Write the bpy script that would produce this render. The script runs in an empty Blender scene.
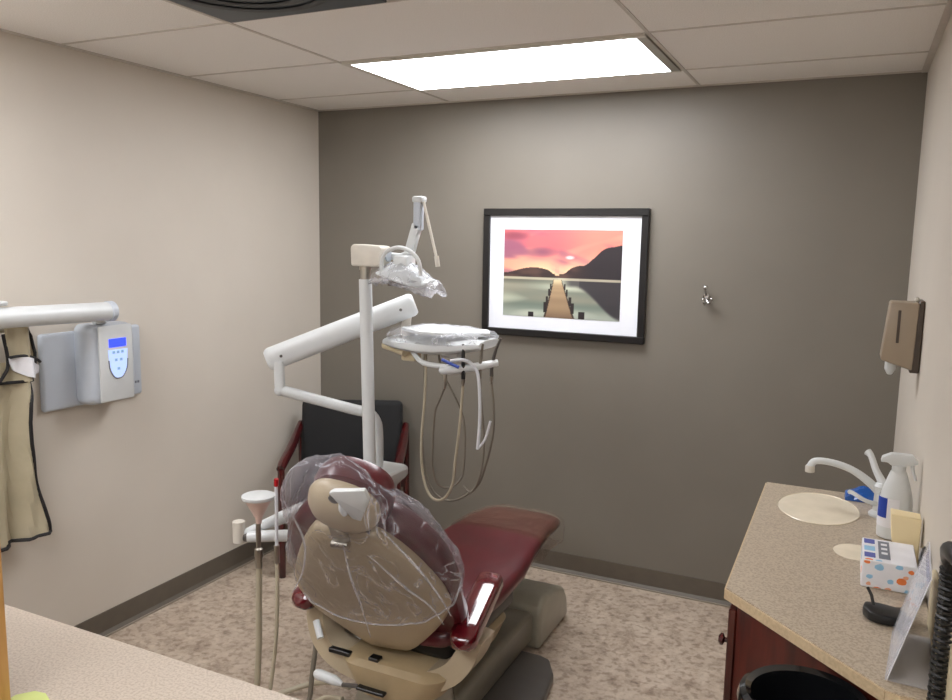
import bpy, bmesh, math, random
from mathutils import Vector, Matrix, noise
random.seed(7)
S = bpy.context.scene
COL = S.collection
PI = math.pi

# ------------------------------------------------------------------ materials
def lin(c):
    return tuple(((v/255)/12.92 if v/255 <= .04045 else ((v/255+.055)/1.055)**2.4) for v in c) + (1,)

def mat(name, rgb, rough=.5, metal=0, var=None, scale=20, bump=0, bscale=200, detail=4, coat=0, spec=.5, stretch=None, lo=.35, hi=.65):
    m = bpy.data.materials.new(name); m.use_nodes = True
    nt = m.node_tree; b = nt.nodes['Principled BSDF']
    b.inputs['Base Color'].default_value = lin(rgb)
    b.inputs['Roughness'].default_value = rough
    b.inputs['Metallic'].default_value = metal
    b.inputs['Coat Weight'].default_value = coat
    b.inputs['Coat Roughness'].default_value = .08
    b.inputs['Specular IOR Level'].default_value = spec
    tc = nt.nodes.new('ShaderNodeTexCoord')
    src = tc.outputs['Object']
    if stretch:
        mp = nt.nodes.new('ShaderNodeMapping'); mp.inputs['Scale'].default_value = stretch
        nt.links.new(src, mp.inputs['Vector']); src = mp.outputs['Vector']
    n = nt.nodes.new('ShaderNodeTexNoise'); n.inputs['Scale'].default_value = scale; n.inputs['Detail'].default_value = detail
    nt.links.new(src, n.inputs['Vector'])
    if var is None: var = tuple(min(255, max(0, int(c*.965))) for c in rgb)
    r = nt.nodes.new('ShaderNodeValToRGB')
    r.color_ramp.elements[0].position = lo; r.color_ramp.elements[1].position = hi
    r.color_ramp.elements[0].color = lin(var); r.color_ramp.elements[1].color = lin(rgb)
    nt.links.new(n.outputs['Fac'], r.inputs['Fac']); nt.links.new(r.outputs['Color'], b.inputs['Base Color'])
    if bump:
        n2 = nt.nodes.new('ShaderNodeTexNoise'); n2.inputs['Scale'].default_value = bscale; n2.inputs['Detail'].default_value = 3
        nt.links.new(src, n2.inputs['Vector'])
        bp = nt.nodes.new('ShaderNodeBump'); bp.inputs['Strength'].default_value = bump; bp.inputs['Distance'].default_value = .002
        nt.links.new(n2.outputs['Fac'], bp.inputs['Height']); nt.links.new(bp.outputs['Normal'], b.inputs['Normal'])
    return m

def emis(name, rgb, strength):
    m = bpy.data.materials.new(name); m.use_nodes = True; nt = m.node_tree
    b = nt.nodes['Principled BSDF']; b.inputs['Base Color'].default_value = lin(rgb)
    b.inputs['Emission Color'].default_value = lin(rgb); b.inputs['Emission Strength'].default_value = strength
    return m

def film(name, tint, opacity, rough=.12, wr=30, bump=1.0, streak=.5):
    """thin clear plastic film: transparent, with a little white haze and glossy creases"""
    m = bpy.data.materials.new(name); m.use_nodes = True; nt = m.node_tree
    nt.nodes.remove(nt.nodes['Principled BSDF']); out = nt.nodes['Material Output']
    tr = nt.nodes.new('ShaderNodeBsdfTransparent'); tr.inputs['Color'].default_value = lin((250, 250, 250))
    gl = nt.nodes.new('ShaderNodeBsdfPrincipled'); gl.inputs['Base Color'].default_value = lin(tint)
    gl.inputs['Roughness'].default_value = rough; gl.inputs['Specular IOR Level'].default_value = 1.0
    tc = nt.nodes.new('ShaderNodeTexCoord')
    mp = nt.nodes.new('ShaderNodeMapping'); mp.inputs['Scale'].default_value = (1, 1, .35); mp.inputs['Rotation'].default_value = (.3, .35, .1)
    nz = nt.nodes.new('ShaderNodeTexNoise'); nz.inputs['Scale'].default_value = wr; nz.inputs['Detail'].default_value = 4; nz.inputs['Distortion'].default_value = 1.2
    nt.links.new(tc.outputs['Object'], mp.inputs['Vector']); nt.links.new(mp.outputs['Vector'], nz.inputs['Vector'])
    bp = nt.nodes.new('ShaderNodeBump'); bp.inputs['Strength'].default_value = bump; bp.inputs['Distance'].default_value = .02
    nt.links.new(nz.outputs['Fac'], bp.inputs['Height']); nt.links.new(bp.outputs['Normal'], gl.inputs['Normal'])
    lw = nt.nodes.new('ShaderNodeLayerWeight'); lw.inputs['Blend'].default_value = .35
    nt.links.new(bp.outputs['Normal'], lw.inputs['Normal'])
    # creases: thin ridges of the noise
    rp = nt.nodes.new('ShaderNodeValToRGB'); e = rp.color_ramp
    e.elements[0].position = .475; e.elements[0].color = (0, 0, 0, 1)
    e.elements[1].position = .525; e.elements[1].color = (0, 0, 0, 1)
    k = e.elements.new(.5); k.color = (streak, streak, streak, 1)
    nt.links.new(nz.outputs['Fac'], rp.inputs['Fac'])
    a = nt.nodes.new('ShaderNodeMath'); a.operation = 'MULTIPLY_ADD'; a.inputs[1].default_value = .42; a.inputs[2].default_value = opacity
    nt.links.new(lw.outputs['Fresnel'], a.inputs[0])
    c = nt.nodes.new('ShaderNodeMath'); c.operation = 'ADD'; c.use_clamp = True
    nt.links.new(a.outputs[0], c.inputs[0]); nt.links.new(rp.outputs['Color'], c.inputs[1])
    mx = nt.nodes.new('ShaderNodeMixShader')
    nt.links.new(c.outputs[0], mx.inputs['Fac']); nt.links.new(tr.outputs[0], mx.inputs[1]); nt.links.new(gl.outputs[0], mx.inputs[2])
    nt.links.new(mx.outputs[0], out.inputs['Surface'])
    return m

def vcol(name, rough=.4):
    m = bpy.data.materials.new(name); m.use_nodes = True; nt = m.node_tree; b = nt.nodes['Principled BSDF']
    a = nt.nodes.new('ShaderNodeVertexColor'); a.layer_name = 'print'
    nt.links.new(a.outputs['Color'], b.inputs['Base Color']); b.inputs['Roughness'].default_value = rough
    return m

M = dict(
    taupe=mat('taupe_wall_paint', (124, 118, 108), .5, var=(121, 115, 105), scale=3, bump=.15, bscale=350),
    beige=mat('beige_wall_paint', (210, 202, 190), .55, var=(207, 199, 187), scale=3, bump=.15, bscale=350),
    ceil=mat('ceiling_tile', (246, 242, 237), .9, var=(232, 228, 222), scale=260, detail=2, bump=.5, bscale=500),
    grid=mat('ceiling_grid', (205, 197, 188), .5),
    base=mat('rubber_baseboard', (98, 90, 79), .45),
    caulk=mat('baseboard_foot', (150, 140, 126), .5),
    speck=mat('speckled_laminate', (190, 176, 156), .32, var=(164, 149, 130), scale=190, detail=3, lo=.38, hi=.58),
    speck2=mat('pale_speckled_laminate', (192, 179, 164), .5, var=(172, 159, 144), scale=240, detail=3, lo=.38, hi=.58),
    edge=mat('laminate_edge', (206, 184, 150), .35, var=(190, 168, 136), scale=120),
    cherry=mat('cherry_wood', (84, 28, 18), .35, var=(58, 18, 11), scale=14, stretch=(3, 3, .4), coat=.2),
    cherrydk=mat('cherry_lacquer', (74, 11, 13), .2, var=(48, 7, 9), scale=16, stretch=(2, 2, .5), coat=.5),
    oak=mat('honey_oak', (196, 152, 92), .45, var=(180, 134, 74), scale=20, stretch=(4, 4, .4)),
    white=mat('white_enamel', (212, 215, 215), .3, var=(209, 212, 212)),
    whitew=mat('warm_white_plastic', (214, 208, 196), .35),
    grey=mat('cool_grey_plastic', (190, 197, 206), .4, var=(187, 194, 203)),
    cream=mat('cream_plastic', (222, 208, 174), .45),
    tan=mat('tan_shell_plastic', (186, 170, 143), .38, var=(180, 164, 137), scale=6, coat=.15),
    tan2=mat('tan_housing', (172, 152, 118), .42),
    olive=mat('taupe_base_plastic', (124, 118, 104), .3, coat=.2),
    pad=mat('pale_taupe_base_plastic', (160, 156, 140), .3, coat=.3),
    dkgrey=mat('charcoal_plate', (84, 80, 76), .35),
    burg=mat('burgundy_vinyl', (88, 20, 28), .32, var=(80, 17, 25), scale=8, bump=.12, bscale=240, coat=.25),
    burgfoot=mat('maroon_brown_vinyl', (92, 50, 42), .38, var=(82, 42, 36), scale=8, bump=.12, bscale=240, coat=.2),
    burgarm=mat('burgundy_gloss', (92, 14, 24), .12, coat=1.0),
    black=mat('black_plastic', (16, 16, 17), .35),
    blackfab=mat('black_fabric', (26, 26, 27), .85, bump=.4, bscale=400),
    blackgl=mat('black_gloss', (18, 19, 21), .12, coat=.6),
    chrome=mat('chrome', (205, 205, 205), .15, metal=1),
    steel=mat('brushed_steel', (170, 165, 155), .35, metal=1),
    hose=mat('beige_hose', (178, 168, 146), .45),
    hoseg=mat('grey_hose', (120, 112, 100), .45),
    hosew=mat('white_hose', (214, 216, 220), .35),
    apron=mat('olive_vinyl_apron', (186, 176, 150), .38, var=(176, 166, 140), scale=8, bump=.3, bscale=60),
    trim=mat('black_binding', (22, 20, 22), .6),
    disp=mat('taupe_dispenser', (160, 145, 126), .35, var=(154, 139, 120), scale=5),
    dispdk=mat('dark_dispenser', (78, 66, 56), .4),
    sink=mat('bone_sink', (240, 228, 205), .2, coat=.4),
    blue=mat('blue_film', (12, 84, 168), .3, coat=.4),
    bluelab=mat('blue_label', (24, 62, 160), .4),
    paper=mat('white_paper', (232, 232, 236), .6),
    printg=mat('grey_print', (120, 124, 134), .6),
    printb=mat('blue_print', (92, 100, 170), .6),
    orange=mat('orange_print', (236, 130, 66), .6),
    peach=mat('peach_print', (238, 176, 140), .6),
    sky=mat('pale_blue_print', (150, 196, 226), .6),
    envel=mat('manila_card', (238, 220, 176), .6, var=(232, 213, 168), scale=6),
    lime=mat('lime_paper', (200, 212, 128), .6),
    conep=mat('pinkish_clear_cup', (224, 196, 184), .3),
    red=mat('red_tip', (170, 20, 30), .4),
    slate=mat('slate_metal', (66, 72, 78), .45),
    vblack=mat('vent_black', (10, 13, 18), .4),
    mat_board=mat('white_mat_board', (240, 243, 250), .7, var=(238, 241, 248)),
    frame=mat('black_frame', (18, 16, 16), .35),
    floor=None,
    lens=emis('light_lens', (250, 251, 255), 12.5),
    lens2=emis('bright_light_lens', (250, 251, 255), 11),
    offwhite=mat('off_white_wall_paint', (236, 233, 228), .6, var=(232, 229, 224), scale=3),
    lcd=emis('blue_screen', (50, 70, 255), 1.1),
    key=emis('lit_keypad', (190, 215, 255), .35),
    film=film('clear_plastic_film', (225, 225, 235), .045, .12, 9, .9, .34),
    film2=film('light_plastic_wrap', (240, 240, 245), .12, .15, 14, .6, .25),
    film3=film('sleeve_film', (170, 140, 120), .03, .12, 12, .6, .08),
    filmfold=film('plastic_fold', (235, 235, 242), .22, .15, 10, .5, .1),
    acrylic=film('clear_acrylic', (235, 235, 240), .12, .05, 5, .05, 0),
)

# vinyl floor: mottled pinkish beige stone
def floor_mat():
    m = bpy.data.materials.new('mottled_vinyl_floor'); m.use_nodes = True; nt = m.node_tree; b = nt.nodes['Principled BSDF']
    tc = nt.nodes.new('ShaderNodeTexCoord')
    n1 = nt.nodes.new('ShaderNodeTexNoise'); n1.inputs['Scale'].default_value = 11; n1.inputs['Detail'].default_value = 8; n1.inputs['Roughness'].default_value = .76; n1.inputs['Distortion'].default_value = .2
    n2 = nt.nodes.new('ShaderNodeTexNoise'); n2.inputs['Scale'].default_value = 34; n2.inputs['Detail'].default_value = 5
    r1 = nt.nodes.new('ShaderNodeValToRGB'); e = r1.color_ramp
    e.elements[0].position = .32; e.elements[0].color = lin((142, 124, 108)); e.elements[1].position = .68; e.elements[1].color = lin((206, 191, 173))
    k = e.elements.new(.47); k.color = lin((182, 165, 147))
    r2 = nt.nodes.new('ShaderNodeValToRGB'); r2.color_ramp.elements[0].position = .36; r2.color_ramp.elements[1].position = .5
    r2.color_ramp.elements[0].color = lin((214, 208, 204)); r2.color_ramp.elements[1].color = (1, 1, 1, 1)
    mx = nt.nodes.new('ShaderNodeMix'); mx.data_type = 'RGBA'; mx.blend_type = 'MULTIPLY'; mx.inputs[0].default_value = 1
    for n in (n1, n2): nt.links.new(tc.outputs['Object'], n.inputs['Vector'])
    nt.links.new(n1.outputs['Fac'], r1.inputs['Fac']); nt.links.new(n2.outputs['Fac'], r2.inputs['Fac'])
    nt.links.new(r1.outputs['Color'], mx.inputs[6]); nt.links.new(r2.outputs['Color'], mx.inputs[7])
    nt.links.new(mx.outputs[2], b.inputs['Base Color']); b.inputs['Roughness'].default_value = .42
    return m
M['floor'] = floor_mat()

# ------------------------------------------------------------------ mesh helpers (world coordinates)
def V(*a): return Vector(a)

class MB:
    def __init__(s): s.bm = bmesh.new()
    def _new(s, verts, faces):
        vs = [s.bm.verts.new(v) for v in verts]
        for f in faces:
            try: s.bm.faces.new([vs[i] for i in f])
            except ValueError: pass
        return vs
    def box(s, x0, x1, y0, y1, z0, z1, bev=0, seg=3, R=None, c=None):
        t = bmesh.new(); bmesh.ops.create_cube(t, size=1)
        for v in t.verts: v.co = Vector(((v.co.x)*(x1-x0), (v.co.y)*(y1-y0), (v.co.z)*(z1-z0)))
        if bev: bmesh.ops.bevel(t, geom=t.edges[:], offset=bev, segments=seg, affect='EDGES', profile=.5)
        ctr = Vector(((x0+x1)/2, (y0+y1)/2, (z0+z1)/2)) if c is None else Vector(c)
        for v in t.verts: v.co = (R @ v.co if R else v.co) + ctr
        s.join(t); return s
    def obox(s, c, size, axes, bev=0, seg=3):
        """box centred at c, size along the three given axes"""
        R = Matrix((axes[0], axes[1], axes[2])).transposed()
        a, b, d = size
        return s.box(-a/2, a/2, -b/2, b/2, -d/2, d/2, bev, seg, R, c)
    def join(s, t):
        me = bpy.data.meshes.new('t'); t.to_mesh(me); t.free(); s.bm.from_mesh(me); bpy.data.meshes.remove(me)
    def tube(s, pts, r, n=10, smooth=0, caps=True):
        P = [Vector(p) for p in pts]
        if smooth: P = catmull(P, smooth)
        rr = r if isinstance(r, (list, tuple)) else None
        rings = []; prev = None
        for i, p in enumerate(P):
            d = (P[min(i+1, len(P)-1)] - P[max(i-1, 0)]).normalized()
            if prev is None:
                a = d.orthogonal().normalized()
            else:
                a = (prev - d*prev.dot(d)).normalized()
            prev = a; b = d.cross(a)
            if rr:
                t = i/(len(P)-1)*(len(rr)-1); k = min(int(t), len(rr)-2); ri = rr[k]+(rr[k+1]-rr[k])*(t-k)
            else: ri = r
            rings.append([p+(a*math.cos(2*PI*j/n)+b*math.sin(2*PI*j/n))*ri for j in range(n)])
        s.loft(rings, caps); return s
    def loft(s, rings, caps=True, closed=True):
        vs = [[s.bm.verts.new(p) for p in r] for r in rings]; n = len(rings[0])
        for i in range(len(vs)-1):
            for j in range(n if closed else n-1):
                k = (j+1) % n
                s.bm.faces.new((vs[i][j], vs[i][k], vs[i+1][k], vs[i+1][j]))
        if caps:
            for r in (vs[0], vs[-1]):
                try: s.bm.faces.new(r)
                except ValueError: pass
        return s
    def lathe(s, prof, c, axis=(0, 0, 1), n=28, sx=1, sy=1, caps=True):
        z = Vector(axis).normalized(); x = V(1, 0, 0) if abs(z.x) < .5 else V(0, 1, 0)
        x = (x - z*x.dot(z)).normalized(); y = z.cross(x); c = Vector(c)
        s.loft([[c+x*math.cos(2*PI*j/n)*r*sx+y*math.sin(2*PI*j/n)*r*sy+z*h for j in range(n)] for r, h in prof], caps); return s
    def prism(s, outline, ext, bev=0, seg=2):
        """outline: 3D points of a planar polygon, extruded by vector ext"""
        t = bmesh.new(); ext = Vector(ext)
        a = [t.verts.new(p) for p in outline]; b = [t.verts.new(Vector(p)+ext) for p in outline]
        t.faces.new(a); t.faces.new(list(reversed(b))); n = len(a)
        for i in range(n): t.faces.new((a[i], b[i], b[(i+1) % n], a[(i+1) % n]))
        bmesh.ops.recalc_face_normals(t, faces=t.faces[:])
        if bev: bmesh.ops.bevel(t, geom=t.edges[:], offset=bev, segments=seg, affect='EDGES', profile=.5)
        s.join(t); return s
    def ball(s, c, r, sc=(1, 1, 1), axes=None, u=20, v=14):
        t = bmesh.new(); bmesh.ops.create_uvsphere(t, u_segments=u, v_segments=v, radius=r)
        R = Matrix(axes).transposed() if axes else None
        for w in t.verts:
            q = Vector((w.co.x*sc[0], w.co.y*sc[1], w.co.z*sc[2])); w.co = (R @ q if R else q)+Vector(c)
        s.join(t); return s
    def build(s, name, m, parent=None, origin=None, ang=35):
        bm = s.bm
        bmesh.ops.recalc_face_normals(bm, faces=bm.faces[:])
        o0 = Vector(origin) if origin is not None else None
        if parent is not None:
            w = Vector((0, 0, 0)); q = parent
            while q is not None: w += q.location; q = q.parent
            off = w
        else:
            if o0 is None:
                xs = [v.co for v in bm.verts]
                lo = [min(p[i] for p in xs) for i in range(3)]; hi = [max(p[i] for p in xs) for i in range(3)]
                o0 = Vector(((lo[0]+hi[0])/2, (lo[1]+hi[1])/2, lo[2]))
            off = o0
        for v in bm.verts: v.co -= off
        me = bpy.data.meshes.new(name); bm.to_mesh(me); bm.free()
        for p in me.polygons: p.use_smooth = True
        me.set_sharp_from_angle(angle=math.radians(ang))
        me.materials.append(m)
        o = bpy.data.objects.new(name, me); COL.objects.link(o)
        if parent is not None: o.parent = parent
        else: o.location = off
        return o

def catmull(P, k):
    out = []
    for i in range(len(P)-1):
        p0 = P[max(i-1, 0)]; p1 = P[i]; p2 = P[i+1]; p3 = P[min(i+2, len(P)-1)]
        for j in range(k):
            t = j/k
            out.append(.5*((2*p1)+(p2-p0)*t+(2*p0-5*p1+4*p2-p3)*t*t+(3*p1-p0-3*p2+p3)*t**3))
    out.append(P[-1]); return out

def thing(name, label, cat, loc, group=None):
    o = bpy.data.objects.new(name, None); COL.objects.link(o); o.location = loc; o.empty_display_size = .05
    o['label'] = label; o['category'] = cat
    if group: o['group'] = group
    return o
def tag(o, label, cat, group=None):
    o['label'] = label; o['category'] = cat
    if group: o['group'] = group
    return o
def struct(o): o['kind'] = 'structure'; return o

# ------------------------------------------------------------------ room
W, H = 2.90, 2.333
YF = -5.2            # wall behind the camera
XH = 4.3             # far side of the opening to the right of the camera
YO = -2.95           # where the right wall ends
struct(MB().box(-.12, XH+.12, YF-.12, .12, -.1, 0).build('floor', M['floor'], origin=(0, 0, 0)))
struct(MB().box(-.12, XH+.12, YF-.12, .12, H, H+.1).build('ceiling', M['ceil'], origin=(0, 0, H)))
struct(MB().box(-.12, XH, 0, .12, 0, H).build('wall_back', M['taupe'], origin=(0, 0, 0)))
struct(MB().box(-.12, 0, YF, 0, 0, H).build('wall_left', M['beige'], origin=(0, 0, 0)))
struct(MB().box(W, W+.12, YO, 0, 0, H).build('wall_right', M['beige'], origin=(W, 0, 0)))
struct(MB().box(W+.12, XH+.12, YO, YO+.12, 0, H).build('wall_hall', M['offwhite'], origin=(W, YO, 0)))
struct(MB().box(XH, XH+.12, YF, YO, 0, H).build('wall_far_right', M['offwhite'], origin=(XH, YO, 0)))
struct(MB().box(-.12, XH+.12, YF-.12, YF, 0, H).build('wall_front', M['offwhite'], origin=(0, YF, 0)))
def baseboard(name, outline, ext):
    o = MB().prism(outline, ext).build(name, M['base']); struct(o)
baseboard('baseboard_back', [(0, 0, .1), (0, -.006, .1), (0, -.008, .02), (0, -.02, .006), (0, -.02, 0), (0, 0, 0)], (W, 0, 0))
baseboard('baseboard_left', [(0, 0, .1), (.006, 0, .1), (.008, 0, .02), (.02, 0, .006), (.02, 0, 0), (0, 0, 0)], (0, YF, 0))
baseboard('baseboard_right', [(W, 0, .1), (W-.006, 0, .1), (W-.008, 0, .02), (W-.02, 0, .006), (W-.02, 0, 0), (W, 0, 0)], (0, YO, 0))
b = MB(); b.box(.02, W-.02, -.026, -.0195, 0, .007); b.box(.0195, .026, YF, -.02, 0, .007)
struct(b.build('trim_1', M['caulk']))
# suspended ceiling grid
XA = .811; XB = XA+1.22; YL = [-.352-.61*i for i in range(9)]
g = MB()
for x in (XA, XB, XB+1.22): g.box(x-.006, x+.006, YF, 0, H-.003, H+.002)
for y in YL:
    g.box(0, XH, y-.005, y+.005, H-.003, H+.002)
struct(g.build('trim_2', M['grid']))
g = MB()
g.box(0, W, -.02, 0, H-.004, H); g.box(0, .02, YF, 0, H-.004, H); g.box(W-.022, W, YO, 0, H-.006, H)
struct(g.build('trim_3', M['grid']))

def light_panel(x0, x1, y0, y1, label, lens='lens'):
    t = thing('ceiling_light', label, 'light', ((x0+x1)/2, (y0+y1)/2, H), 'recessed ceiling lights')
    f = MB(); z0 = H-.010
    f.box(x0, x1, y0, y0+.02, z0, H); f.box(x0, x1, y1-.02, y1, z0, H)
    f.box(x0, x0+.03, y0+.02, y1-.02, z0, H); f.build('frame', M['whitew'], t)
    MB().box(x1-.035, x1, y0+.02, y1-.02, z0, H).build('hinge_strip', M['steel'], t)
    MB().box(x0+.03, x1-.035, y0+.02, y1-.02, H-.009, H-.002).build('diffuser', M[lens], t)
light_panel(XA+.01, XB-.01, -.955, -.36, 'bright rectangular ceiling light panel in front of the dark back wall')
light_panel(XA+.01, XB-.01, -3.99, -3.41, 'rectangular ceiling light panel above the pale counter, behind the camera', 'lens2')
light_panel(XB+.61, XB+1.83, -4.6, -4.01, 'added fill light panel over the doorway side, behind the camera', 'lens2')  # unseen panel, added as room fill
light_panel(XA-.60, XA-.01, -3.38, -2.19, 'added narrow fill light panel along the left wall, nearer than the air vent', 'lens2')  # unseen panel, added to brighten the left wall and ceiling

# air diffuser in the ceiling, round swirl pattern in a square slate plate
t = thing('air_vent', 'dark slate square ceiling vent with black curved slots', 'vent', (1.135, -1.88, H))
MB().box(.835, 1.42, -2.18, -1.585, H-.008, H-.001, .002, 1).build('plate', M['slate'], t)
r = MB(); c0 = V(1.128, -1.885, H-.009)
for rad in (.06, .115, .17, .225):
    r.lathe([(rad, 0), (rad+.028, 0), (rad+.028, -.005), (rad+.02, -.007), (rad, -.003)], c0, n=40, caps=False)
r.build('slot_rings', M['vblack'], t)

# ------------------------------------------------------------------ framed picture
t = thing('framed_picture', 'black framed photograph of a wooden jetty under a pink sunset', 'picture', (1.43, 0, 1.495))
x0, x1, z0, z1 = 1.016, 1.843, 1.184, 1.806
f = MB(); fw = .034
for a in ((x0, x1, z1-fw, z1), (x0, x1, z0, z0+fw)): f.box(a[0], a[1], -.03, -.002, a[2], a[3], .003, 1)
for a in ((x0, x0+fw), (x1-fw, x1)): f.box(a[0], a[1], -.03, -.002, z0+fw, z1-fw, .003, 1)
f.build('frame', M['frame'], t)
MB().box(x0+fw-.004, x1-fw+.004, -.014, -.004, z0+fw-.004, z1-fw+.004).build('mat_board', M['mat_board'], t)
def mixc(a, b, t): t = max(0, min(1, t)); return tuple(a[i]+(b[i]-a[i])*t for i in range(3))
def art(u, v):
    """u 0..1 left to right, v 0..1 bottom to top"""
    nz = lambda a, b, s=0: noise.noise(Vector((a+.37, b+.21, s+.13)))
    hl = .455
    sm = lambda x, a, b: max(0, min(1, (x-a)/(b-a)))**2*(3-2*max(0, min(1, (x-a)/(b-a))))
    left = .455+.115*math.exp(-((u-.27)/.25)**2)*(1-sm(u, .38, .52))
    right = .455+.15*sm(u, .44, .66)+.0+.205*sm(u, .68, .90)+.03*sm(u, .9, 1)+.012*nz(u*16, 3)
    ridge = max(left, right if u > .44 else 0, .505 if abs(u-.47) > .02 else .48)
    if v > ridge:
        s = (v-.5)/.5
        c = mixc((250, 190, 158), (226, 112, 116), s*1.7)
        c = mixc(c, (250, 152, 126), sm(u, .4, .8)*.7*sm(s, .1, .5))
        c = mixc(c, (252, 168, 140), max(0, nz(u*2.4+4, v*7-u*3, 2)*1.8))
        c = mixc(c, (152, 92, 116), sm(nz(u*3+1, v*8+u*3, 7)+.35-.5*abs(v-.78)-max(0, u-.5), .15, .6)*.9)
        c = mixc(c, (130, 80, 104), max(0, 1-((u-.33)/.15)**2-((v-.75)/.07)**2)*.8)
        c = mixc(c, (140, 70, 86), max(0, 1-((u-.08)/.16)**2-((v-.93)/.06)**2)*.8)
        c = mixc(c, (255, 222, 170), max(0, 1-abs(u-.42)/.4)*max(0, 1-abs(v-ridge)/.10)*.9)
        c = mixc(c, (255, 232, 232), max(0, 1-((u-.575)/.045)**2-((v-.69)/.025)**2))
        return c
    if v > hl:
        c = mixc((58, 44, 44), (92, 68, 60), sm(nz(u*8, v*16)+.3, 0, 1)*(1-sm(u, .55, .75)))
        return mixc(c, (44, 38, 42), sm(u, .6, .8))
    d = hl-v
    c = mixc((150, 146, 128), (116, 128, 116), d*2.6+.6*nz(u*2.5, v*11, 1))
    c = mixc(c, (200, 204, 182), max(0, nz(u*2.1+9, v*8, 5)*1.6))
    c = mixc(c, (198, 204, 190), sm(d, .3, .45)*.6)
    if u > .48:
        lim = .36-.34*sm(u, .62, 1.02)*1.05
        dk = sm(v, lim-.02, lim+.03)*(.95 if u > .66 else .72*sm(u, .5, .6))
        c = mixc(c, (54, 50, 54), dk)
    else:
        c = mixc(c, (74, 80, 70), sm(v, .36, .42)*.5)
    if v > hl-.022: c = mixc(c, (214, 204, 176), .75)
    if v < .44:
        k = (.44-v)/.44
        cx = .475+.02*k; hw = .036+.098*k**1.1
        a = abs(u-cx)
        if a < hw:
            pl = .5+.5*math.sin(9/(.10+k))
            c = mixc((198, 170, 130), (120, 96, 76), .15+.3*pl*k+.45*k)
            c = mixc(c, (228, 212, 170), sm(v, .36, .43)*.8)
            if a > hw*.87: c = (70, 54, 46)
        for sgn in (-1, 1):
            for kk, ph, pw in ((.18, .07, .007), (.34, .08, .008), (.58, .10, .011), (.78, .12, .014)):
                yb = .44*(1-kk)-.04; px = .475+.02*kk+sgn*(.036+.098*kk**1.1+.008)
                if abs(u-px) < pw and yb < v < yb+ph: c = (40, 32, 32)
        for px, py, ph, pw in ((.25, .0, .055, .025), (.685, .0, .085, .026)):
            if abs(u-px) < pw and py <= v < py+ph: c = (34, 28, 30)
    return c
nx, nz_ = 210, 150
ax0, ax1, az0, az1 = 1.127, 1.722, 1.283, 1.706
me = bpy.data.meshes.new('print')
vs = [(ax0+(ax1-ax0)*i/nx-1.43, -.0155, az0+(az1-az0)*j/nz_-1.495) for j in range(nz_+1) for i in range(nx+1)]
fs = [(j*(nx+1)+i, j*(nx+1)+i+1, (j+1)*(nx+1)+i+1, (j+1)*(nx+1)+i) for j in range(nz_) for i in range(nx)]
me.from_pydata(vs, [], fs); ca = me.color_attributes.new('print', 'FLOAT_COLOR', 'POINT')
k = 0
for j in range(nz_+1):
    for i in range(nx+1):
        ca.data[k].color = lin(art(i/nx, j/nz_)); k += 1
me.materials.append(vcol('sunset_print')); o = bpy.data.objects.new('print', me); COL.objects.link(o); o.parent = t

# ------------------------------------------------------------------ wall hook
t = thing('wall_hook', 'small chrome coat hook on the dark wall right of the picture', 'hook', (2.109, 0, 1.40))
MB().lathe([(.014, 0), (.014, .004), (.009, .008)], (2.109, -.0005, 1.42), (0, -1, 0), 16).build('mount', M['chrome'], t)
h = MB(); h.tube([(2.109, -.008, 1.425), (2.109, -.03, 1.45), (2.109, -.035, 1.458)], .005, 8, 4); h.ball((2.109, -.036, 1.46), .011)
h.tube([(2.109, -.008, 1.41), (2.109, -.03, 1.385), (2.107, -.05, 1.39), (2.105, -.052, 1.405)], .005, 8, 4)
h.tube([(2.112, -.008, 1.408), (2.128, -.03, 1.392), (2.138, -.04, 1.408)], .005, 8, 4); h.ball((2.1385, -.041, 1.41), .007); h.ball((2.105, -.052, 1.407), .007)
h.build('prongs', M['chrome'], t)

# ------------------------------------------------------------------ x-ray unit on left wall
t = thing('xray_unit', 'white wall mounted dental x-ray unit with lit blue screen', 'x-ray machine', (0, -1.5, .98))
MB().box(.001, .028, -1.728, -1.275, .985, 1.278, .012, 3).build('wall_plate', M['grey'], t)
hd = MB()
secs = []
def rrect(cx_, y0, y1, z0, z1, r, n=5):
    pts = []
    for (cy, cz, a0) in ((y1-r, z1-r, 0), (y0+r, z1-r, 90), (y0+r, z0+r, 180), (y1-r, z0+r, 270)):
        for i in range(n+1):
            a = math.radians(a0+90*i/n); pts.append(V(cx_, cy+r*math.cos(a), cz+r*math.sin(a)))
    return pts
for x, i, zz in ((.028, .012, .0), (.05, 0, 0), (.095, .004, 0), (.118, .018, .006), (.128, .04, .02), (.132, .06, .035)):
    secs.append(rrect(x, -1.602+i, -1.385-i*.5, .995+zz, 1.305-zz, .03))
hd.loft(secs)
control = hd.build('control_box', M['grey'], t)
MB().box(.127, .1365, -1.568, -1.412, 1.005, 1.300, .006, 2).build('face_panel', M['white'], control)
MB().box(.136, .1385, -1.525, -1.445, 1.215, 1.248, .001, 1).build('screen', M['lcd'], control)
kp = MB().prism([(.136, -1.53, 1.205), (.136, -1.525, 1.13), (.136, -1.505, 1.095), (.136, -1.465, 1.095), (.136, -1.445, 1.13), (.136, -1.44, 1.205)], (.0022, 0, 0))
kp.build('keypad', M['key'], control)
kb = MB(); kb.tube([(.1385, -1.529, 1.165), (.1385, -1.524, 1.128), (.1385, -1.502, 1.096), (.1385, -1.468, 1.096), (.1385, -1.446, 1.128), (.1385, -1.441, 1.165)], .0025, 6, 4)
kb.build('keypad_outline', M['printg'], control)
for a, b_ in ((1.195, -1.505), (1.195, -1.485), (1.195, -1.465), (1.165, -1.495), (1.165, -1.472), (1.13, -1.485)): MB().box(.138, .1392, b_-.006, b_+.006, a-.005, a+.005, .0005, 1).build('key', M['sky'], control)
lg = MB()
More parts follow.
